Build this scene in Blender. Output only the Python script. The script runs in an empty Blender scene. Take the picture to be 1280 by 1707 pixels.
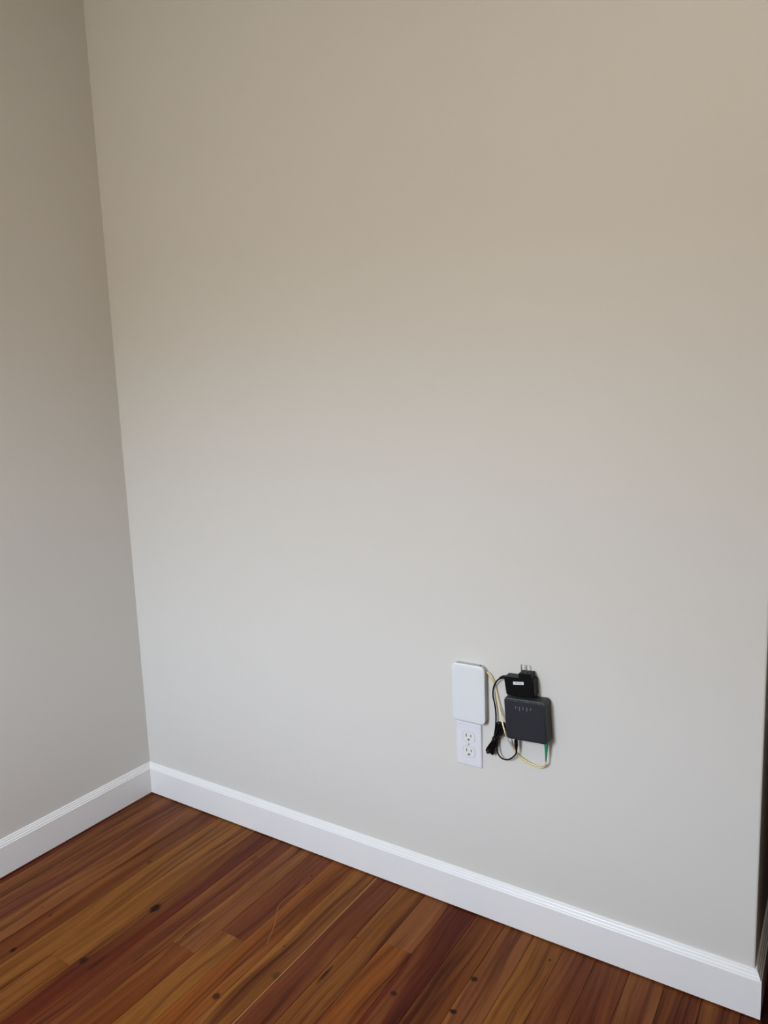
import bpy, bmesh, math, random
from mathutils import Vector, Matrix
random.seed(7)
scene = bpy.context.scene
C = scene.collection

# ------------------------------------------------------------------ camera
IW, IH = 1280.0, 1707.0
CAM = Vector((2.0265, -1.5645, 1.3044))
PAN, PITCH, ROLL, FPX = 0.57539, -0.14348, -0.03751, 1223.5
_f = Vector((-math.sin(PAN)*math.cos(PITCH), math.cos(PAN)*math.cos(PITCH), math.sin(PITCH)))
_r0 = Vector((math.cos(PAN), math.sin(PAN), 0)); _u0 = _r0.cross(_f)
_r = math.cos(ROLL)*_r0 + math.sin(ROLL)*_u0
_u = -math.sin(ROLL)*_r0 + math.cos(ROLL)*_u0
cd = bpy.data.cameras.new('camera'); cam = bpy.data.objects.new('camera', cd); C.objects.link(cam)
cam.matrix_world = Matrix(((_r.x, _u.x, -_f.x, CAM.x), (_r.y, _u.y, -_f.y, CAM.y), (_r.z, _u.z, -_f.z, CAM.z), (0, 0, 0, 1)))
cd.sensor_fit = 'VERTICAL'; cd.sensor_height = 24.0; cd.lens = FPX/IH*24.0
cd.clip_start = 0.02; cd.clip_end = 200
scene.camera = cam

def at(px, py, d):
    """point a distance d off the back wall (y = -d) seen at a pixel"""
    v = _f*FPX + _r*(px-IW/2) - _u*(py-IH/2)
    return CAM + v*((-d-CAM.y)/v.y)

# ------------------------------------------------------------------ world, daylight, exposure
SKY = (1.02, 1.16, 1.36); HORIZON = (0.12, 0.32); GROUND = (0.315, 0.288, 0.232); SKY_STRENGTH = 9.0
w = bpy.data.worlds.new('daylight'); scene.world = w; w.use_nodes = True
nt = w.node_tree; nt.nodes.clear()
tc = nt.nodes.new('ShaderNodeTexCoord'); sx = nt.nodes.new('ShaderNodeSeparateXYZ')
mr = nt.nodes.new('ShaderNodeMapRange'); mr.inputs[1].default_value = HORIZON[0]; mr.inputs[2].default_value = HORIZON[1]
mx = nt.nodes.new('ShaderNodeMix'); mx.data_type = 'RGBA'
mx.inputs[6].default_value = (*GROUND, 1); mx.inputs[7].default_value = (*SKY, 1)
bg = nt.nodes.new('ShaderNodeBackground'); bg.inputs[1].default_value = SKY_STRENGTH
wo = nt.nodes.new('ShaderNodeOutputWorld')
L_ = nt.links.new
L_(tc.outputs['Generated'], sx.inputs[0]); L_(sx.outputs[2], mr.inputs[0]); L_(mr.outputs[0], mx.inputs[0])
L_(mx.outputs[2], bg.inputs[0]); L_(bg.outputs[0], wo.inputs[0])

# room dimensions (metres)
WL = 1.8966            # length of the back wall; its free end turns into the hall
RX = 3.10; RY = -2.45; RZ = 2.72
WIN = (0.48, 1.28, 1.00, 2.20)      # window in the rear wall: x0, x1, z0, z1
T, H1, H2, BG = 0.014, 0.1087, 0.0910, 0.003   # baseboard thickness, height, bead start, gap at floor

pl = bpy.data.lights.new('window_daylight', 'AREA'); pl.shape = 'RECTANGLE'
pl.size = WIN[1]-WIN[0]; pl.size_y = WIN[3]-WIN[2]; pl.cycles.is_portal = True
po = bpy.data.objects.new('window_daylight', pl); C.objects.link(po)
po.location = ((WIN[0]+WIN[1])/2, RY-0.13, (WIN[2]+WIN[3])/2); po.rotation_euler = (math.radians(90), 0, 0)

LAMP_POS = (2.0, -1.15); LAMP_POWER = 2.6; LAMP_COL = (1.0, 0.88, 0.76)

vs = scene.view_settings
vs.view_transform = 'Standard'; vs.look = 'None'; vs.gamma = 1; vs.use_curve_mapping = False
vs.exposure = 1.76

# ------------------------------------------------------------------ materials
def lin(c):
    return tuple((v/255/12.92 if v/255 <= .04045 else ((v/255+.055)/1.055)**2.4) for v in c)

def material(name, col, rough=0.5, bump=0.0, bscale=300, var=0.0, vscale=8, spec=0.5, metal=0.0):
    m = bpy.data.materials.new(name); m.use_nodes = True
    n = m.node_tree.nodes; l = m.node_tree.links; b = n['Principled BSDF']
    b.inputs['Roughness'].default_value = rough; b.inputs['Specular IOR Level'].default_value = spec
    b.inputs['Metallic'].default_value = metal
    g = n.new('ShaderNodeNewGeometry')
    nz = n.new('ShaderNodeTexNoise'); nz.inputs['Scale'].default_value = vscale; nz.inputs['Detail'].default_value = 3
    l.new(g.outputs['Position'], nz.inputs['Vector'])
    mix = n.new('ShaderNodeMix'); mix.data_type = 'RGBA'
    mix.inputs[6].default_value = (*[v*(1-var) for v in col], 1)
    mix.inputs[7].default_value = (*[min(1, v*(1+var)) for v in col], 1)
    l.new(nz.outputs[0], mix.inputs[0]); l.new(mix.outputs[2], b.inputs['Base Color'])
    if bump:
        n2 = n.new('ShaderNodeTexNoise'); n2.inputs['Scale'].default_value = bscale; n2.inputs['Detail'].default_value = 3
        l.new(g.outputs['Position'], n2.inputs['Vector'])
        bp = n.new('ShaderNodeBump'); bp.inputs['Strength'].default_value = bump; bp.inputs['Distance'].default_value = 0.001
        l.new(n2.outputs[0], bp.inputs['Height']); l.new(bp.outputs[0], b.inputs['Normal'])
    return m

M_WALL = material('wall_paint', (0.63, 0.61, 0.57), 0.55, 0.10, 260, 0.012, 3, 0.35)
M_CEIL = material('ceiling_paint', (0.78, 0.77, 0.74), 0.8, 0.1, 200)
M_TRIM = material('trim_paint', (0.775, 0.765, 0.755), 0.32, 0.04, 90, 0.01, 6)
M_SUB = material('subfloor', (0.02, 0.014, 0.01), 0.9)
M_PLASTIC = material('white_plastic', (0.68, 0.70, 0.71), 0.4, 0.0)
M_PLATE = material('plate_nylon', (0.70, 0.69, 0.725), 0.35)
M_RECEPT = material('receptacle_nylon', (0.70, 0.70, 0.69), 0.35)
M_SIDE = material('side_shade_and_grey_parts', (0.45, 0.47, 0.46), 0.5)  # shade on the white box's sides put into this grey; also screw, nail hole
M_DARK = material('slot_dark', (0.012, 0.012, 0.012), 0.8)
M_MODEM = material('modem_shell', (0.024, 0.025, 0.024), 0.55, 0.15, 1500, 0.05, 200)
M_PANEL = material('modem_panel', (0.012, 0.0135, 0.020), 0.5, 0.1, 1800, 0.05, 200)
M_MARK = material('grey_print', (0.20, 0.20, 0.22), 0.5)
M_BLACK = material('black_plastic', (0.003, 0.003, 0.0035), 0.42, spec=0.17)
M_CORD = material('black_cord', (0.003, 0.003, 0.003), 0.4, spec=0.22)
M_STEEL = material('steel', (0.55, 0.54, 0.52), 0.3, metal=1.0)
M_LABEL = material('label_paper', (0.72, 0.73, 0.78), 0.5)
M_INK = material('label_ink', (0.10, 0.11, 0.14), 0.6)
M_YEL = material('yellow_fibre', (0.78, 0.66, 0.36), 0.45)
M_SLEEVE = material('white_sleeve', (0.74, 0.74, 0.74), 0.5)
M_GREEN = material('green_boot', (0.012, 0.24, 0.11), 0.45)
M_FILL = material('pale_filler', lin((165, 116, 66)), 0.5)
M_SCR = material('scratch_pale', lin((138, 84, 46)), 0.5)
M_SHADE = material('added_shade_dark', (0.024, 0.006, 0.004), 0.5, 0.05, 60, 0.3, 14, 0.1)  # dark tone of the added light blocker and the floor shade strip

WOODGAIN = 0.92
KNOTS = [(.505, -.414, .011, .019, 1), (.317, -.698, .007, .010, 1), (.503, -.631, .009, .012, .85), (.866, -.546, .009, .010, .8),
         (.786, -.099, .003, .004, .9), (1.208, -.337, .008, .007, .8), (1.345, -.314, .008, .007, .95), (1.345, -.209, .009, .008, .85),
         (1.473, -.067, .003, .004, .8), (.283, -.575, .005, .006, .55), (.232, -.567, .004, .005, .5), (.326, -.286, .006, .008, .5),
         (.592, -.119, .012, .012, .3), (1.040, -.372, .004, .030, .85), (.943, -.430, .012, .012, .45), (.898, -.348, .003, .004, .6),
         (1.035, -.235, .004, .004, .5), (1.02, -.06, .003, .003, .6), (.54, -.62, .006, .030, .5), (.655, -.42, .006, .035, .5),
         (.615, -.56, .003, .025, .5)]

def wood():
    m = bpy.data.materials.new('floor_boards'); m.use_nodes = True
    n = m.node_tree.nodes; l = m.node_tree.links; b = n['Principled BSDF']
    def math_(op, a, bb=None, clamp=False):
        x = n.new('ShaderNodeMath'); x.operation = op; x.use_clamp = clamp
        for i, v in enumerate((a, bb)):
            if v is None: continue
            if isinstance(v, (int, float)): x.inputs[i].default_value = v
            else: l.new(v, x.inputs[i])
        return x.outputs[0]
    g = n.new('ShaderNodeNewGeometry'); oi = n.new('ShaderNodeObjectInfo')
    sep = n.new('ShaderNodeSeparateXYZ'); l.new(g.outputs['Position'], sep.inputs[0])
    X, Y = sep.outputs[0], sep.outputs[1]
    off = math_('MULTIPLY', oi.outputs['Random'], 37.0)
    def noise(sx_, sy_, detail, dist, xin=X, ofs=0.0):
        cx = n.new('ShaderNodeCombineXYZ')
        l.new(math_('MULTIPLY', xin, sx_), cx.inputs[0]); l.new(math_('MULTIPLY', Y, sy_), cx.inputs[1])
        l.new(math_('ADD', off, ofs), cx.inputs[2])
        t = n.new('ShaderNodeTexNoise'); t.inputs['Scale'].default_value = 1; t.inputs['Detail'].default_value = detail
        t.inputs['Distortion'].default_value = dist; l.new(cx.outputs[0], t.inputs['Vector']); return t.outputs[0]
    warp = noise(9, 2.6, 1, 0, ofs=5.0)
    X2 = math_('ADD', X, math_('MULTIPLY', math_('SUBTRACT', warp, .5), 0.055))
    broad = noise(42, 1.3, 3, .3, X2, 1.0)
    streak = noise(150, 3.0, 4, .2, X2, 2.0)
    fine = noise(900, 22.0, 2, 0, X, 3.0)
    f = math_('ADD', math_('MULTIPLY', broad, .62), math_('MULTIPLY', streak, .38))
    r = n.new('ShaderNodeValToRGB'); l.new(f, r.inputs[0])
    r.color_ramp.elements[0].position = .36; r.color_ramp.elements[0].color = (.40, .27, .20, 1)
    r.color_ramp.elements[1].position = .63; r.color_ramp.elements[1].color = (1.28, 1.36, 1.40, 1)
    e = r.color_ramp.elements.new(.46); e.color = (.85, .80, .76, 1)
    e = r.color_ramp.elements.new(.54); e.color = (1.08, 1.10, 1.10, 1)
    mul = n.new('ShaderNodeMix'); mul.data_type = 'RGBA'; mul.blend_type = 'MULTIPLY'; mul.inputs[0].default_value = 1
    # heartwood and sapwood: patches of the board drift towards a common gold or a dark red
    hs = n.new('ShaderNodeMapRange'); hs.inputs[1].default_value = .50; hs.inputs[2].default_value = .64; hs.inputs[4].default_value = .5
    l.new(noise(20, 1.7, 2, .4, X2, 13.0), hs.inputs[0])
    h1 = n.new('ShaderNodeMix'); h1.data_type = 'RGBA'; l.new(hs.outputs[0], h1.inputs[0]); l.new(oi.outputs['Color'], h1.inputs[6])
    h1.inputs[7].default_value = (*[v*WOODGAIN for v in lin((124, 76, 34))], 1)
    hd = n.new('ShaderNodeMapRange'); hd.inputs[1].default_value = .56; hd.inputs[2].default_value = .70; hd.inputs[4].default_value = .65
    l.new(noise(26, 1.4, 2, .4, X2, 17.0), hd.inputs[0])
    h2 = n.new('ShaderNodeMix'); h2.data_type = 'RGBA'; l.new(hd.outputs[0], h2.inputs[0]); l.new(h1.outputs[2], h2.inputs[6])
    h2.inputs[7].default_value = (*[v*WOODGAIN for v in lin((84, 34, 15))], 1)
    l.new(h2.outputs[2], mul.inputs[6]); l.new(r.outputs[0], mul.inputs[7])
    m2 = n.new('ShaderNodeMix'); m2.data_type = 'RGBA'; m2.blend_type = 'MULTIPLY'; m2.inputs[0].default_value = 1
    fr = n.new('ShaderNodeMapRange'); fr.inputs[1].default_value = .25; fr.inputs[2].default_value = .75
    fr.inputs[3].default_value = .86; fr.inputs[4].default_value = 1.14; l.new(fine, fr.inputs[0])
    l.new(mul.outputs[2], m2.inputs[6]); l.new(fr.outputs[0], m2.inputs[7])
    # knots: ragged dark ovals at their own places in the boards
    kn = noise(120, 60, 2, 0, X, 9.0)
    total = None
    for (kx, ky, rx, ry, s) in KNOTS:
        dx = math_('DIVIDE', math_('SUBTRACT', X, kx), rx); dy = math_('DIVIDE', math_('SUBTRACT', Y, ky), ry)
        d2 = math_('ADD', math_('MULTIPLY', dx, dx), math_('MULTIPLY', dy, dy))
        d2 = math_('ADD', d2, math_('MULTIPLY', math_('SUBTRACT', kn, .5), 1.6))
        v = math_('MULTIPLY', math_('SUBTRACT', 1.35, d2, True), s)
        total = v if total is None else math_('MAXIMUM', total, v)
    m3 = n.new('ShaderNodeMix'); m3.data_type = 'RGBA'; l.new(total, m3.inputs[0])
    l.new(m2.outputs[2], m3.inputs[6]); m3.inputs[7].default_value = (.008, .002, .001, 1)
    l.new(m3.outputs[2], b.inputs['Base Color'])
    b.inputs['Roughness'].default_value = .30; b.inputs['Specular IOR Level'].default_value = .10
    bp = n.new('ShaderNodeBump'); bp.inputs['Strength'].default_value = .12; bp.inputs['Distance'].default_value = .0006
    l.new(streak, bp.inputs['Height']); l.new(bp.outputs[0], b.inputs['Normal'])
    return m
M_WOOD = wood()

def glass():
    m = bpy.data.materials.new('window_glass'); m.use_nodes = True
    n = m.node_tree.nodes; l = m.node_tree.links; n.remove(n['Principled BSDF'])
    t = n.new('ShaderNodeBsdfTransparent'); gl = n.new('ShaderNodeBsdfGlossy'); gl.inputs['Roughness'].default_value = .02
    mix = n.new('ShaderNodeMixShader'); mix.inputs[0].default_value = .07
    l.new(t.outputs[0], mix.inputs[1]); l.new(gl.outputs[0], mix.inputs[2]); l.new(mix.outputs[0], n['Material Output'].inputs[0])
    return m
M_GLASS = glass()

# ------------------------------------------------------------------ helpers
def link(name, me, mat, parent=None, smooth=None):
    o = bpy.data.objects.new(name, me); C.objects.link(o)
    if mat: me.materials.append(mat)
    if parent: o.parent = parent
    if smooth is not None:
        for p in me.polygons: p.use_smooth = True
        try: me.set_sharp_from_angle(angle=math.radians(smooth))
        except Exception: pass
    return o

def obj(name, bm, mat, parent=None, smooth=None, local=False):
    """one mesh object; coordinates are world unless local"""
    bmesh.ops.recalc_face_normals(bm, faces=bm.faces[:])
    me = bpy.data.meshes.new(name); bm.to_mesh(me); bm.free()
    if parent and not local: me.transform(Matrix.Translation(-parent.location))
    return link(name, me, mat, parent, smooth)

def struct(name, bm, mat, label=None, parent=None, smooth=None):
    o = obj(name, bm, mat, parent, smooth)
    if not parent: o['kind'] = 'structure'; tag(o, label, None)
    return o

def tag(o, label, cat, group=None):
    if label: o['label'] = label
    if cat: o['category'] = cat
    if group: o['group'] = group
    return o

def thing(name, loc, label, cat, roty=0):
    o = bpy.data.objects.new(name, None); C.objects.link(o); o.location = loc; o.rotation_euler = (0, roty, 0)
    o.empty_display_size = .05
    return tag(o, label, cat)

def box(x0, x1, y0, y1, z0, z1, bm=None):
    bm = bm or bmesh.new()
    v = [bm.verts.new((x, y, z)) for x in (x0, x1) for y in (y0, y1) for z in (z0, z1)]
    for f in ((0, 1, 3, 2), (4, 6, 7, 5), (0, 4, 5, 1), (2, 3, 7, 6), (0, 2, 6, 4), (1, 5, 7, 3)):
        bm.faces.new([v[i] for i in f])
    return bm

def bevel(bm, w_, seg=2):
    bmesh.ops.bevel(bm, geom=bm.edges[:], offset=w_, segments=seg, profile=.7, affect='EDGES'); return bm

def prism(pts, z0, z1):
    bm = bmesh.new()
    a = [bm.verts.new((x, y, z0)) for x, y in pts]; b = [bm.verts.new((x, y, z1)) for x, y in pts]
    bm.faces.new(a); bm.faces.new(b[::-1]); k = len(pts)
    for i in range(k): bm.faces.new((a[i], a[(i+1) % k], b[(i+1) % k], b[i]))
    return bm

def outline(pts, r, inset=0.0, seg=6):
    """convex polygon (x,z), counter-clockwise, offset inwards and with rounded corners"""
    k = len(pts); P = [Vector(p) for p in pts]; lines = []
    for i in range(k):
        d = (P[(i+1) % k]-P[i]).normalized(); nrm = Vector((-d.y, d.x)); lines.append((P[i]+nrm*inset, d))
    Q = []
    for i in range(k):
        (p, d), (q, e) = lines[i-1], lines[i]
        t = ((q-p).x*e.y-(q-p).y*e.x)/(d.x*e.y-d.y*e.x); Q.append(p+d*t)
    rr = max(r-inset, 1e-4); out = []
    for i in range(k):
        a = (Q[i-1]-Q[i]).normalized(); b = (Q[(i+1) % k]-Q[i]).normalized()
        ang = math.acos(max(-1, min(1, a.dot(b)))); t = rr/math.tan(ang/2)
        c = Q[i]+(a+b).normalized()*(rr/math.sin(ang/2)); s = Q[i]+a*t-c; e = Q[i]+b*t-c
        th = math.atan2(s.x*e.y-s.y*e.x, s.dot(e))
        for j in range(seg+1):
            an = th*j/seg; out.append((c.x+s.x*math.cos(an)-s.y*math.sin(an), c.y+s.x*math.sin(an)+s.y*math.cos(an)))
    return out

def loft(pts, r, rings, seg=6):
    """rings: (distance off the wall, inset) from the wall outwards"""
    bm = bmesh.new(); prev = None; first = None
    for d, ins in rings:
        cur = [bm.verts.new((x, -d, z)) for x, z in outline(pts, r, ins, seg)]
        if prev:
            k = len(cur)
            for i in range(k): bm.faces.new((prev[i], prev[(i+1) % k], cur[(i+1) % k], cur[i]))
        else: first = cur
        prev = cur
    bm.faces.new(first[::-1]); bm.faces.new(prev); return bm

def ext(pts, d0, d1):
    bm = bmesh.new(); A = [bm.verts.new((x, -d0, z)) for x, z in pts]; B = [bm.verts.new((x, -d1, z)) for x, z in pts]; k = len(pts)
    bm.faces.new(A); bm.faces.new(B[::-1])
    for i in range(k): bm.faces.new((A[i], A[(i+1) % k], B[(i+1) % k], B[i]))
    return bm
def disc(cx, cz, r, n=16): return [(cx+r*math.cos(2*math.pi*j/n), cz+r*math.sin(2*math.pi*j/n)) for j in range(n)]

def rect(x0, x1, z0, z1): return [(x0, z0), (x1, z0), (x1, z1), (x0, z1)]

def smooth_path(P, n=6):
    P = [Vector(p) for p in P]; out = []
    for i in range(len(P)-1):
        a = P[i-1] if i else P[0]*2-P[1]; b, c = P[i], P[i+1]; d = P[i+2] if i+2 < len(P) else P[-1]*2-P[-2]
        for j in range(n):
            t = j/n
            out.append(.5*((2*b)+(c-a)*t+(2*a-5*b+4*c-d)*t*t+(3*b-a-3*c+d)*t*t*t))
    out.append(P[-1]); return out

def tube(P, rad, n=6, sides=10, bm=None):
    """swept tube; rad is one radius or one for each path end"""
    pts = smooth_path(P, n) if n > 1 else [Vector(p) for p in P]
    bm = bm or bmesh.new(); prev = None; m = len(pts); up = Vector((0.13, -1, 0.09)).normalized()
    for i, p in enumerate(pts):
        tan = (pts[min(i+1, m-1)]-pts[max(i-1, 0)]).normalized()
        s = tan.cross(up)
        if s.length < 1e-3: s = tan.orthogonal()
        s.normalize(); up = s.cross(tan).normalized()
        rr = rad if isinstance(rad, float) else rad[0]+(rad[1]-rad[0])*i/(m-1)
        cur = [bm.verts.new(p+(s*math.cos(2*math.pi*k/sides)+up*math.sin(2*math.pi*k/sides))*rr) for k in range(sides)]
        if prev:
            for k in range(sides): bm.faces.new((prev[k], prev[(k+1) % sides], cur[(k+1) % sides], cur[k]))
        else: bm.faces.new(cur[::-1])
        prev = cur
    bm.faces.new(prev); return bm

def cut(o, cutters):
    """carve openings into o, keep the result as its mesh"""
    bms = bmesh.new()
    for c in cutters:
        me = bpy.data.meshes.new('c'); bmesh.ops.recalc_face_normals(c, faces=c.faces[:]); c.to_mesh(me); bms.from_mesh(me); c.free(); bpy.data.meshes.remove(me)
    me = bpy.data.meshes.new('cutter'); bms.to_mesh(me); bms.free()
    co = bpy.data.objects.new('cutter', me); C.objects.link(co); co.matrix_world = Matrix.Translation(o.parent.location if o.parent else (0, 0, 0))
    me.transform(Matrix.Translation(-(o.parent.location if o.parent else Vector((0, 0, 0)))))
    md = o.modifiers.new('cut', 'BOOLEAN'); md.operation = 'DIFFERENCE'; md.object = co; md.solver = 'EXACT'
    bpy.context.view_layer.update()
    dg = bpy.context.evaluated_depsgraph_get()
    new = bpy.data.meshes.new_from_object(o.evaluated_get(dg)); old = o.data
    o.modifiers.clear(); o.data = new; new.name = old.name
    bpy.data.objects.remove(co); bpy.data.meshes.remove(me)

# ------------------------------------------------------------------ the setting
HY = 1.30          # depth of the hall behind the wall end
floor = struct('floor', box(-.12, RX+.12, RY-.12, HY+.12, -.06, -.0155), M_SUB, 'varnished reddish brown strip wood floor')
# L-shaped wall with the free end on the right
c_ = .004
struct('wall_back', prism([(-.12, 0), (WL-c_, 0), (WL-.0012, .0012), (WL, c_), (WL, HY), (WL-.12, HY), (WL-.12, .12), (-.12, .12)], 0, RZ), M_WALL,
       'broad greige painted wall carrying the outlet')
struct('wall_left', box(-.12, 0, RY-.12, 0, 0, RZ), M_WALL, 'greige painted wall meeting the broad wall at a corner')
struct('wall_right', box(RX, RX+.12, RY-.12, 0, 0, RZ), M_WALL, 'greige painted side wall out of view')
struct('wall_hall', box(2.75, RX+.12, 0, HY, 0, RZ), M_WALL, 'greige painted wall at the hall')
struct('wall_hall_end', box(WL-.12, RX+.12, HY, HY+.12, 0, RZ), M_WALL, 'greige painted end of the hall')
struct('ceiling', box(-.12, RX+.12, RY-.12, HY+.12, RZ, RZ+.1), M_CEIL, 'flat white ceiling')
x0, x1, z0, z1 = WIN
wb = bmesh.new()
for a in ((0, x0, 0, RZ), (x1, RX, 0, RZ), (x0, x1, 0, z0), (x0, x1, z1, RZ)): box(a[0], a[1], RY-.12, RY, a[2], a[3], wb)
struct('wall_rear', wb, M_WALL, 'greige painted wall with the window')
win = bpy.data.objects.new('window_1', None); C.objects.link(win); win.location = ((x0+x1)/2, RY, z0); win['kind'] = 'structure'
win['label'] = 'white framed window letting daylight in'
fr = bmesh.new(); fw = .045
for a in ((x0, x0+fw, z0, z1), (x1-fw, x1, z0, z1), (x0+fw, x1-fw, z0, z0+fw), (x0+fw, x1-fw, z1-fw, z1), (x0+fw, x1-fw, (z0+z1)/2-.02, (z0+z1)/2+.02)):
    box(a[0], a[1], RY-.10, RY-.05, a[2], a[3], fr)
obj('window_frame', fr, M_TRIM, win)
for a, b in ((z0+fw, (z0+z1)/2-.02), ((z0+z1)/2+.02, z1-fw)):
    obj('pane', box(x0+fw, x1-fw, RY-.078, RY-.074, a, b), M_GLASS, win)
obj('window_sill', bevel(box(x0-.04, x1+.04, RY-.05, RY+.03, z0-.025, z0), .003), M_TRIM, win)
# unseen door-shaped panel, added to block light just past the wall end
dr = bpy.data.objects.new('light_blocker_1', None); C.objects.link(dr); dr.location = (2.0, .38, .006); dr['kind'] = 'structure'
dr['label'] = 'unseen dark door-shaped panel added to shade the wall end'
obj('blocker_panel', bevel(box(1.978, 2.014, -.015, .775, .006, 2.03), .002), M_SHADE, dr)
obj('blocker_handle', tube([(2.014, .03, 1.0), (2.055, .03, 1.0), (2.06, .05, 1.0), (2.06, .13, 1.0)], .008), M_STEEL, dr, 40)

PROFILE = [(0, BG), (T-.001, BG), (T, BG+.001), (T, H2-.0006), (T-.0004, H2), (.0122, H2+.0004), (.0116, H2+.0016), (.0113, H2+.0042), (.0100, H2+.0066), (.0086, H2+.0074),
           (.0082, H2+.0082), (.0078, H2+.0108), (.0066, H2+.0128), (.0052, H2+.0134), (.0050, H2+.0150), (.0045, H1-.0012), (.0034, H1), (0, H1)]
def baseboard(name, label, pa, pb):
    bm = bmesh.new(); A = [bm.verts.new(pa(d, z)) for d, z in PROFILE]; B = [bm.verts.new(pb(d, z)) for d, z in PROFILE]
    k = len(PROFILE)
    for i in range(k): bm.faces.new((A[i], A[(i+1) % k], B[(i+1) % k], B[i]))
    bm.faces.new(A); bm.faces.new(B[::-1]); struct(name, bm, M_TRIM, label)
baseboard('baseboard_back', 'white moulded baseboard along the broad wall', lambda d, z: (d, -d, z), lambda d, z: (WL+d, -d, z))
baseboard('baseboard_left', 'white moulded baseboard along the wall left of the corner', lambda d, z: (d, -d, z), lambda d, z: (d, RY+d, z))
baseboard('baseboard_hall', 'white moulded baseboard turning past the wall end into shade', lambda d, z: (WL+d, -d, z), lambda d, z: (WL+d, HY, z))
baseboard('baseboard_rear', 'white moulded baseboard under the window', lambda d, z: (d, RY+d, z), lambda d, z: (RX-d, RY+d, z))
baseboard('baseboard_right', 'white moulded baseboard on the side wall', lambda d, z: (RX-d, RY+d, z), lambda d, z: (RX-d, 0, z))

struct('shade_strip_1', bevel(box(WL+T+.0008, 2.75, -.032, .09, 0, .005), .0015, 1), M_SHADE, 'added dark strip painting the floor shade at the hall opening')  # floor shade by the wall end, put into a dark strip's colour
nh = obj('nail_hole', ext(disc(at(933, 1525.4, T).x, at(933, 1525.4, T).z, .0011, 10), T-.0005, T+.0001), M_SIDE, bpy.data.objects['baseboard_back'])
# flush ceiling lamp, out of view above
lp = thing('ceiling_lamp', (LAMP_POS[0], LAMP_POS[1], RZ), 'round flush ceiling lamp with a white rim', 'lamp')
def ring_lathe(prof, n=32):
    bm = bmesh.new(); prev = None
    for r_, z_ in prof:
        cur = [bm.verts.new((LAMP_POS[0]+r_*math.cos(2*math.pi*j/n), LAMP_POS[1]+r_*math.sin(2*math.pi*j/n), z_)) for j in range(n)]
        if prev:
            for j in range(n): bm.faces.new((prev[j], prev[(j+1) % n], cur[(j+1) % n], cur[j]))
        prev = cur
    return bm
obj('rim', ring_lathe([(.15, RZ), (.16, RZ-.01), (.16, RZ-.03), (.145, RZ-.032), (.14, RZ-.01), (.14, RZ-.001)]), M_TRIM, lp, 40)
obj('diffuser', ring_lathe([(.139, RZ-.001), (.139, RZ-.020), (.10, RZ-.024), (.001, RZ-.026)]), M_PLASTIC, lp, 40)
ll = bpy.data.lights.new('lamp_light', 'AREA'); ll.shape = 'DISK'; ll.size = .27; ll.energy = LAMP_POWER; ll.color = LAMP_COL
lo = bpy.data.objects.new('lamp_light', ll); C.objects.link(lo); lo.parent = lp; lo.location = (0, 0, -.034)

# ------------------------------------------------------------------ floor boards
PW, P0 = 0.0768, 0.0305
GOLD, TAN, BRN, ORG = (122, 75, 30), (118, 70, 36), (102, 53, 20), (120, 65, 22)
RED, DRED, PINK, DGOLD = (98, 49, 24), (84, 33, 14), (100, 52, 32), (110, 63, 22)
SEEN = {-1: [(-.41, 0, RED), (-1.3, -.41, DRED)], 0: [(-1.4, 0, TAN)], 1: [(-1.1, 0, PINK)], 2: [(-1.5, 0, TAN)], 3: [(-1.2, 0, BRN)],
        4: [(-1.6, 0, GOLD)], 5: [(-.658, 0, GOLD), (-1.7, -.658, DGOLD)], 6: [(-1.3, 0, DRED)], 7: [(-1.0, 0, RED)],
        8: [(-.477, 0, TAN), (-1.5, -.477, BRN)], 9: [(-.385, 0, RED), (-1.35, -.385, GOLD)], 10: [(-1.1, 0, ORG)], 11: [(-1.6, 0, GOLD)],
        12: [(-1.2, 0, RED)], 13: [(-1.5, 0, DGOLD)], 14: [(-.213, 0, TAN), (-1.3, -.213, ORG)], 15: [(-1.0, 0, DRED)], 16: [(-1.4, 0, BRN)],
        17: [(-1.15, 0, TAN)], 18: [(-1.55, 0, GOLD)], 19: [(-1.2, 0, RED)], 20: [(-1.5, 0, RED)], 21: [(-1.05, 0, TAN)], 22: [(-1.35, 0, BRN)],
        23: [(-1.6, 0, BRN)]}
def plank(xa, xb, ya, yb, rgb, dz):
    g_, c = .0003, .0006
    me = bpy.data.meshes.new('plank'); xa += g_; xb -= g_; ya += g_; yb -= g_
    V = []
    for ins, z in ((0, -.0155), (0, -c), (c, 0)):
        V += [(xa+ins, ya+ins, z), (xb-ins, ya+ins, z), (xb-ins, yb-ins, z), (xa+ins, yb-ins, z)]
    F = [(3, 2, 1, 0), (8, 9, 10, 11)]
    for k in (0, 4): F += [(k+i, k+(i+1) % 4, k+4+(i+1) % 4, k+4+i) for i in range(4)]
    me.from_pydata(V, [], F)
    o = link('plank', me, M_WOOD, floor); o.location.z = -dz
    c4 = [v*WOODGAIN for v in lin(rgb)]; o.color = (*c4, 1)
pal = [GOLD, TAN, BRN, ORG, RED, DRED, DGOLD]
k = -1
while P0+PW*k < RX:
    xa, xb = max(P0+PW*k, 0), min(P0+PW*(k+1), RX)
    rows = list(SEEN.get(k, []))
    ytop = 0 if xb <= WL else HY
    if not rows:
        y = ytop
        first = True
        while y > RY+.3:
            y2 = max(RY, y-random.uniform(.7, 1.6)); rows.append((y2, y, random.choice(pal))); y = y2
    else:
        y = rows[-1][0]
        if y > RY: 
            while y > RY+.02:
                y2 = max(RY, y-random.uniform(.8, 1.5)); rows.append((y2, y, random.choice(pal))); y = y2
    if rows[-1][0] > RY: rows[-1] = (RY, rows[-1][1], rows[-1][2])
    for ya, yb, c in rows: plank(xa, xb, ya, yb, c, random.uniform(0, .0003))
    k += 1
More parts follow.
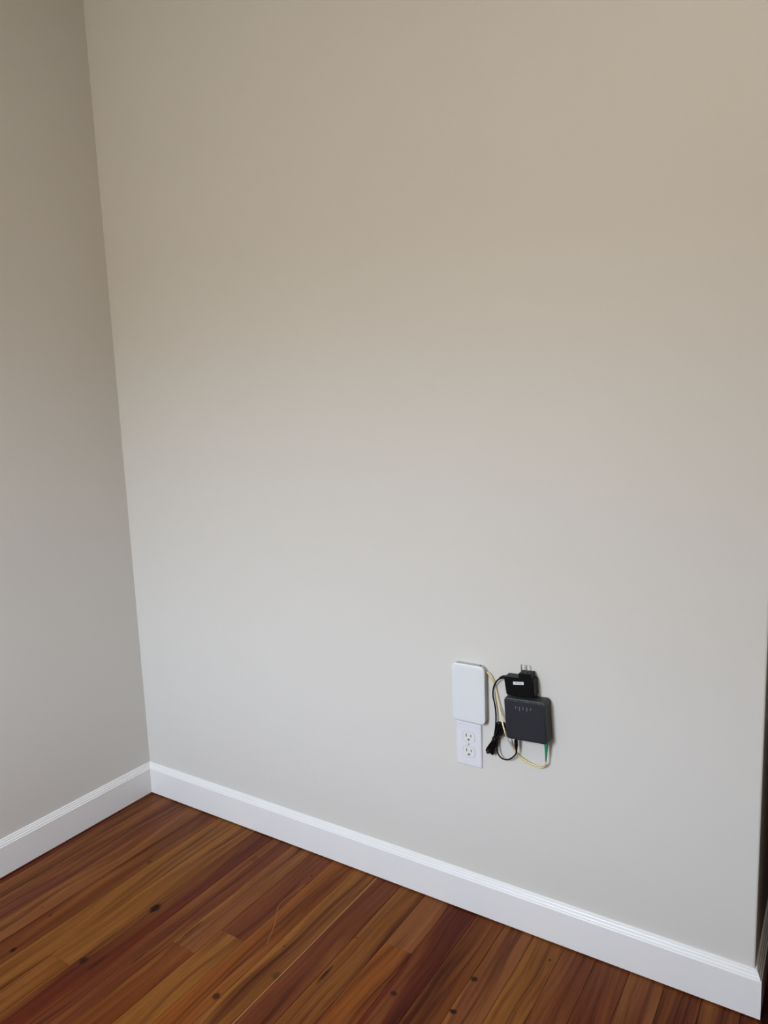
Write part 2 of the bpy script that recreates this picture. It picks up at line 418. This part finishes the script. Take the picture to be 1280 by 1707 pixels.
# pale filler in one joint, and an old scratch
sx_ = P0+PW*12
o = obj('seam_filler', box(sx_-.0010, sx_+.0010, -.75, -.016, -.002, .00035), M_FILL, floor); o['label'] = 'pale filled joint line'
def ribbon(P, wd, z=.0003):
    bm = bmesh.new(); pts = smooth_path([(x, y, z) for x, y in P], 8); rows = []
    for i, p in enumerate(pts):
        t = (pts[min(i+1, len(pts)-1)]-pts[max(i-1, 0)]).normalized(); s = Vector((-t.y, t.x, 0))
        rows.append([bm.verts.new(p+s*wd*q+Vector((0, 0, dz))) for q, dz in ((-1, -.0004), (0, .0001), (1, -.0004))])
    for a, b in zip(rows, rows[1:]):
        for j in range(2): bm.faces.new((a[j], a[j+1], b[j+1], b[j]))
    return bm
o = obj('scratch', ribbon([(.794, -.139), (.787, -.19), (.786, -.235), (.800, -.262), (.825, -.300), (.842, -.335), (.855, -.363)], .0008), M_SCR, floor)
o['label'] = 'thin pale curved scratch'

# ------------------------------------------------------------------ outlet
OX, OZ = 1.2072, .4014
outlet = thing('wall_outlet', (OX+.035, 0, OZ), 'white duplex electrical outlet below the white box on the wall', 'outlet')
plate = obj('cover_plate', loft(rect(OX, OX+.070, OZ, OZ+.1143), .0022, [(0, 0), (.0030, 0), (.0048, .0010), (.0056, .0030)], 4), M_PLATE, outlet)
def dface(cx, cz, r, flat):
    """duplex receptacle outline: circle with flat top and bottom"""
    a = math.asin(flat/r); pts = []
    for s in (0, 1):
        for j in range(13):
            t = -a+2*a*j/12+math.pi*s; pts.append((cx+r*math.cos(t), cz+r*math.sin(t)))
    return pts
ocx, ocz = OX+.035, OZ+.05715
cut(plate, [ext(dface(ocx, ocz+s*.0195, .0178, .0145), .0015, .02) for s in (1, -1)])
for s in (1, -1):
    cz = ocz+s*.0195
    rc = obj('receptacle', ext(dface(ocx, cz, .0172, .0139), .001, .0060), M_RECEPT, outlet)
    sl = [(ocx-.0064, cz+.0035, .0012, .0045), (ocx+.0064, cz+.0035, .0012, .0037)]
    gh = [(ocx+.0030*math.cos(t), cz-.0070+.0032*math.sin(t)) for t in [math.pi+math.pi*j/10 for j in range(11)]]
    gh += [(ocx+.0030, cz-.0052), (ocx-.0030, cz-.0052)]
    cut(rc, [box(a-hw, a+hw, -.02, -.002, b-hh, b+hh) for a, b, hw, hh in sl]+[ext(gh, .002, .02)])
    for a, b, hw, hh in sl: obj('slot', box(a-hw, a+hw, -.0034, -.0022, b-hh, b+hh), M_DARK, rc, local=False).parent = rc
    obj('ground_hole', ext(gh, .0022, .0034), M_DARK, rc).parent = rc
    for ch in rc.children: ch.data.transform(Matrix.Translation(-outlet.location))
sc = obj('screw', loft([(ocx+.0028*math.cos(2*math.pi*j/12), ocz+.0028*math.sin(2*math.pi*j/12)) for j in range(12)], .0004, [(.0050, 0), (.0061, 0), (.0065, .0008)], 1), M_SIDE, outlet)
b_ = obj('screw_slot', box(ocx-.0026, ocx+.0026, -.00665, -.0063, ocz-.0004, ocz+.0004), M_DARK, sc); b_.data.transform(Matrix.Translation(-outlet.location))

# ------------------------------------------------------------------ white wall box
BX0, BX1, BZ0, BZ1 = 1.2045, 1.2945, .5225, .6715
wbx = thing('fibre_wall_box', ((BX0+BX1)/2, 0, BZ0), 'white plastic rounded wall box above the outlet', 'wall box')
base = obj('base', loft(rect(BX0+.0004, BX1-.0004, BZ0+.0004, BZ1-.0004), .0132, [(0, .0006), (.0155, 0), (.0160, .0006)], 8), M_SIDE, wbx, 40)
cov = obj('cover', loft(rect(BX0, BX1, BZ0, BZ1), .0135, [(.0158, .0008), (.0164, 0), (.0172, .0002), (.0182, .0014), (.0188, .0036), (.0191, .0070), (.0192, .012)], 10), M_PLASTIC, wbx, 25)
o = obj('cable_slot', box(BX1-.0175, BX1-.0125, -.0105, -.0045, BZ1-.0045, BZ1-.0005), M_DARK, wbx)
o = obj('latch', box(BX1-.0016, BX1-.0006, -.0085, -.0068, .560, .578), M_PLASTIC, wbx)

# ------------------------------------------------------------------ modem
MC = Vector((1.4046, 0, .5655)); MW, MH, MD = .1056, .1045, .034
modem = thing('modem', MC, 'dark grey square modem with perforated edges mounted on the wall', 'modem', roty=math.radians(-3.2))
hw, hh = MW/2, MH/2
body = obj('shell', loft(rect(-hw, hw, -hh, hh), .0095, [(.0010, .0030), (.0025, .0008), (.0045, 0), (.0300, .0012), (.0328, .0020), (.0340, .0042)], 8), M_MODEM, modem, 35, True)
panel = obj('front_panel', loft(rect(-hw+.0052, hw-.0062, -hh+.0062, hh-.0068), .004, [(.0336, 0), (.0345, 0), (.0348, .0005)], 5), M_PANEL, modem, None, True)
vb = bmesh.new()
def dot(x, z, a, b, d0=.0338, d1=.0349): box(x-a, x+a, -d1, -d0, z-b, z+b, vb)
for i in range(24):
    u = -hw+.011+i*(MW-.022)/23
    if i % 8 not in (5, 6): dot(u, hh-.0052, .00085, .0014)
    if i not in (4, 5): dot(u, -hh+.0050, .00085, .0011)
    vv = -hh+.011+i*(MH-.022)/23
    dot(hw-.0048, vv, .0015, .00105); 
    if i % 3: dot(-hw+.0044, vv, .0009, .0010)
for i in range(5): dot(-.0225+i*.0092+.001, hh-.0165+.0004*i, .0007, .0006, .034, .0351)
for j in range(4):                                  # perforated right-hand side
    for i in range(22):
        zz = -hh+.010+(i+.5*(j % 2))*(MH-.020)/22; y_ = -.0065-j*.0062
        xs = hw-.0012*(abs(y_)-.0045)/.0255
        box(xs-.0004, xs+.00022, y_-.0017, y_+.0017, zz-.0008, zz+.0008, vb)
        if i < 21: box(-xs-.00022, -xs+.0004, y_-.0017, y_+.0017, zz-.0008, zz+.0008, vb)
vo = obj('vent_holes', vb, M_DARK, modem, None, True); vo['kind'] = 'stuff'; vo['label'] = 'rows of small black ventilation holes'
for i, ln_ in enumerate((.0065, .0105, .0062, .0090, .0062)):
    x = -.0225+i*.0092; zt = hh-.0190
    obj('status_mark', box(x, x+.0013, -.03505, -.0345, zt-ln_, zt), M_MARK, modem, None, True)
# green connector and its boot at the lower right of the modem
# ------------------------------------------------------------------ power adapter
AX = thing('power_adapter', (1.388, 0, .620), 'black power adapter with upward prongs resting on the modem', 'power adapter')
ab = obj('adapter_body', loft([(1.3560, .6190), (1.4255, .6232), (1.4232, .6668), (1.3493, .6632)], .0035, [(.0012, .0015), (.0030, 0), (.0285, 0), (.0300, .0014)], 5), M_BLACK, AX, 35)
obj('plug_block', loft([(1.3872, .6600), (1.4195, .6620), (1.4172, .6792), (1.3868, .6772)], .0016, [(.0035, .0010), (.0045, 0), (.0290, 0), (.0302, .0010)], 4), M_BLACK, AX, 35)
for px_ in (1.3895, 1.4022):
    pb_ = bevel(box(px_-.0008, px_+.0008, -.0190, -.0127, .676, .6945), .0004, 1)
    bmesh.ops.rotate(pb_, verts=pb_.verts[:], cent=(px_, -.016, .677), matrix=Matrix.Rotation(math.radians(-2.5), 3, 'Y'))
    obj('prong', pb_, M_STEEL, AX)
la = [at(855, 1136.2, .0302), at(872.5, 1136.9, .0302), at(872.9, 1141.9, .0302), at(855.5, 1141.3, .0302)]
lb = ext([(p.x, p.z) for p in la[::-1]], .0299, .0303)
lab = obj('label_sticker', lb, M_LABEL, AX); lab['label'] = 'small white label with grey lettering'
fc = bpy.data.curves.new('lettering', 'FONT'); fc.body = 'HOSH'; fc.size = .0066; fc.align_x = 'CENTER'; fc.align_y = 'CENTER'; fc.extrude = .00004
fo = bpy.data.objects.new('lettering', fc); C.objects.link(fo); bpy.context.view_layer.update()
tm = bpy.data.meshes.new_from_object(fo.evaluated_get(bpy.context.evaluated_depsgraph_get())); bpy.data.objects.remove(fo)
cen = sum(la, Vector())/4
tm.transform(Matrix.Translation(cen+Vector((0, -.00015, 0))-AX.location) @ Matrix.Rotation(math.radians(-2.5), 4, 'Y') @ Matrix.Rotation(math.radians(90), 4, 'X'))
tm.materials.clear(); link('lettering', tm, M_INK, lab)
# cord: strain relief, run down, tied bundle, loop, barrel plug into the modem
obj('strain_relief', tube([(1.3545, -.0160, .6575), at(838, 1128.8, .0160), at(833.2, 1130.8, .0155)], (.0048, .0030), 4), M_CORD, AX, 60)
cp = [at(x, y, d) for x, y, d in ((835, 1130, .0155), (830, 1133.2, .0140), (826.4, 1137.6, .0120), (823, 1144.5, .0100), (821.7, 1153, .0090), (822, 1162, .0085),
                                  (824.4, 1173, .0085), (826.2, 1186, .0085), (826.6, 1200, .0085), (825.8, 1213, .0085), (824.9, 1224, .0080))]
ZB = lambda x, y, d: at(800+x/18.286, 1190+y/18.286, d)
ups = [((480, 420), (540, 320), (620, 450)), ((500, 330), (600, 255), (700, 400)), ((590, 330), (690, 262), (750, 400)),
       ((650, 380), (785, 350), (770, 500)), ((560, 480), (680, 440), (690, 600)), ((520, 400), (620, 320), (660, 520)),
       ((600, 450), (730, 440), (720, 560)), ((500, 460), (570, 380), (600, 560))]
lows = [((320, 910), (205, 1070), (255, 1185)), ((370, 900), (285, 1120), (340, 1160)), ((400, 930), (370, 1232), (430, 1130)),
        ((290, 940), (192, 1110), (330, 1080)), ((410, 900), (345, 1215), (455, 1010)), ((350, 900), (260, 1060), (350, 1060)),
        ((330, 960), (300, 1160), (400, 1090)), ((390, 940), (400, 1190), (465, 1000))]
dep = [.0065, .0100, .0135, .0170, .0120, .0060, .0150, .0090]
for i in range(8):
    d = dep[i]; jx = (i-3.5)*11
    A, Bp, Cp = ups[i]; D, E_, F_ = lows[i]
    cp += [ZB(450+jx, 730, d), ZB(*D, d), ZB(*E_, d-.002), ZB(*F_, d+.001), ZB(490+jx, 740, d+.001), ZB(*Cp, d+.002), ZB(*Bp, d+.001), ZB(*A, d)]
cp += [ZB(500, 700, .011), ZB(525, 800, .012), ZB(518, 930, .013), ZB(520, 1060, .0135), ZB(548, 1200, .014), ZB(620, 1315, .014), ZB(730, 1385, .014), ZB(850, 1393, .0145),
       ZB(960, 1350, .015), ZB(1060, 1265, .016), ZB(1108, 1180, .017), ZB(1112, 1120, .0175)]
obj('cord', tube(cp, .00185, 7, 8), M_CORD, AX, 80)
obj('barrel_plug', tube([ZB(1112, 1150, .0175), ZB(1106, 960, .0178)], (.0021, .0040), 1, 14, tube([ZB(1106, 970, .0178), ZB(1096, 800, .0180)], .0044, 1, 14)), M_BLACK, AX, 40)
tb = bmesh.new()
for j in range(3):
    z_ = 712+j*22; ring = []
    for q in range(13):
        t = 2*math.pi*q/12; c0 = ZB(478-j*4, z_, .0115); ring.append(c0+Vector((.0072*math.cos(t), .0092*math.sin(t), .0012*math.cos(t))))
    tube(ring, .0012, 2, 6, tb)
tube([ZB(500, 740, .019), ZB(570, 780, .020), ZB(625, 768, .019)], .0011, 4, 6, tb)
tube([ZB(500, 720, .019), ZB(640, 660, .019), ZB(750, 618, .017)], .0012, 4, 6, tb)
obj('cord_tie', tb, M_CORD, AX, 60)

# ------------------------------------------------------------------ yellow fibre cable
FB = thing('fibre_cable', at(845, 1230, .004), 'thin yellow fibre cable hanging between the white box and the modem', 'cable')
f1 = [(806, 1119.5, .006), (811, 1120.6, .006), (815.8, 1123, .006), (821.3, 1131.7, .006), (824.6, 1139.5, .005), (827.2, 1151, .0045), (829.6, 1163, .006), (833, 1181, .010), (837.3, 1202, .0215), (840.3, 1215, .0265), (843, 1224, .0255), (846, 1232, .018),
      (852, 1242.5, .011), (857.5, 1251, .007), (862, 1256.7, .006), (869.5, 1263.3, .006), (880, 1270.6, .0065), (891, 1275.8, .008), (900, 1277, .012), (907, 1274.6, .016), (909.8, 1269.5, .0175)]
obj('fibre', tube([at(*p) for p in f1], .0014, 6, 8), M_YEL, FB, 80)
f2 = [(809, 1121.2, .003), (815, 1125.0, .003), (820, 1134, .003), (823.5, 1143, .003), (827.0, 1156, .003), (829.5, 1170, .0035), (832.5, 1186, .008), (837.0, 1204.5, .0215), (840.4, 1217.5, .0260), (844, 1228, .0215),
      (850, 1241, .009), (856, 1251.5, .004), (862, 1259.5, .003), (869.5, 1266.2, .003), (880, 1273.8, .003), (891, 1279, .0045), (900.5, 1280, .009), (907.6, 1277, .014), (910.1, 1270.5, .0172)]
obj('fibre', tube([at(*p) for p in f2], .0014, 6, 8), M_YEL, FB, 80)
sv = [at(847.3, 1234.6, .0158), at(850, 1239.4, .0130), at(854.2, 1246.2, .0095)]
sl_ = obj('sleeve', tube(sv, .0024, 4, 10), M_SLEEVE, FB, 80); sl_['label'] = 'white sleeve with grey print'
off_ = Vector((-.0002, -.0022, .0008))
pr = obj('print', tube([p+off_ for p in sv], .0006, 4, 6), M_MARK, sl_); pr.data.transform(Matrix.Translation(-FB.location))
bt = [at(909.8, 1270.0, .0175), at(910.5, 1243, .0180), at(910.5, 1236, .0180)]
obj('boot', tube(bt[:2], (.0014, .0046), 4, 12), M_GREEN, FB, 50)
cb = at(910.6, 1240.5, .0180)
obj('connector', bevel(box(cb.x-.0042, cb.x+.0042, cb.y-.0042, cb.y+.0042, cb.z-.003, cb.z+.005), .0006, 1), M_GREEN, FB)
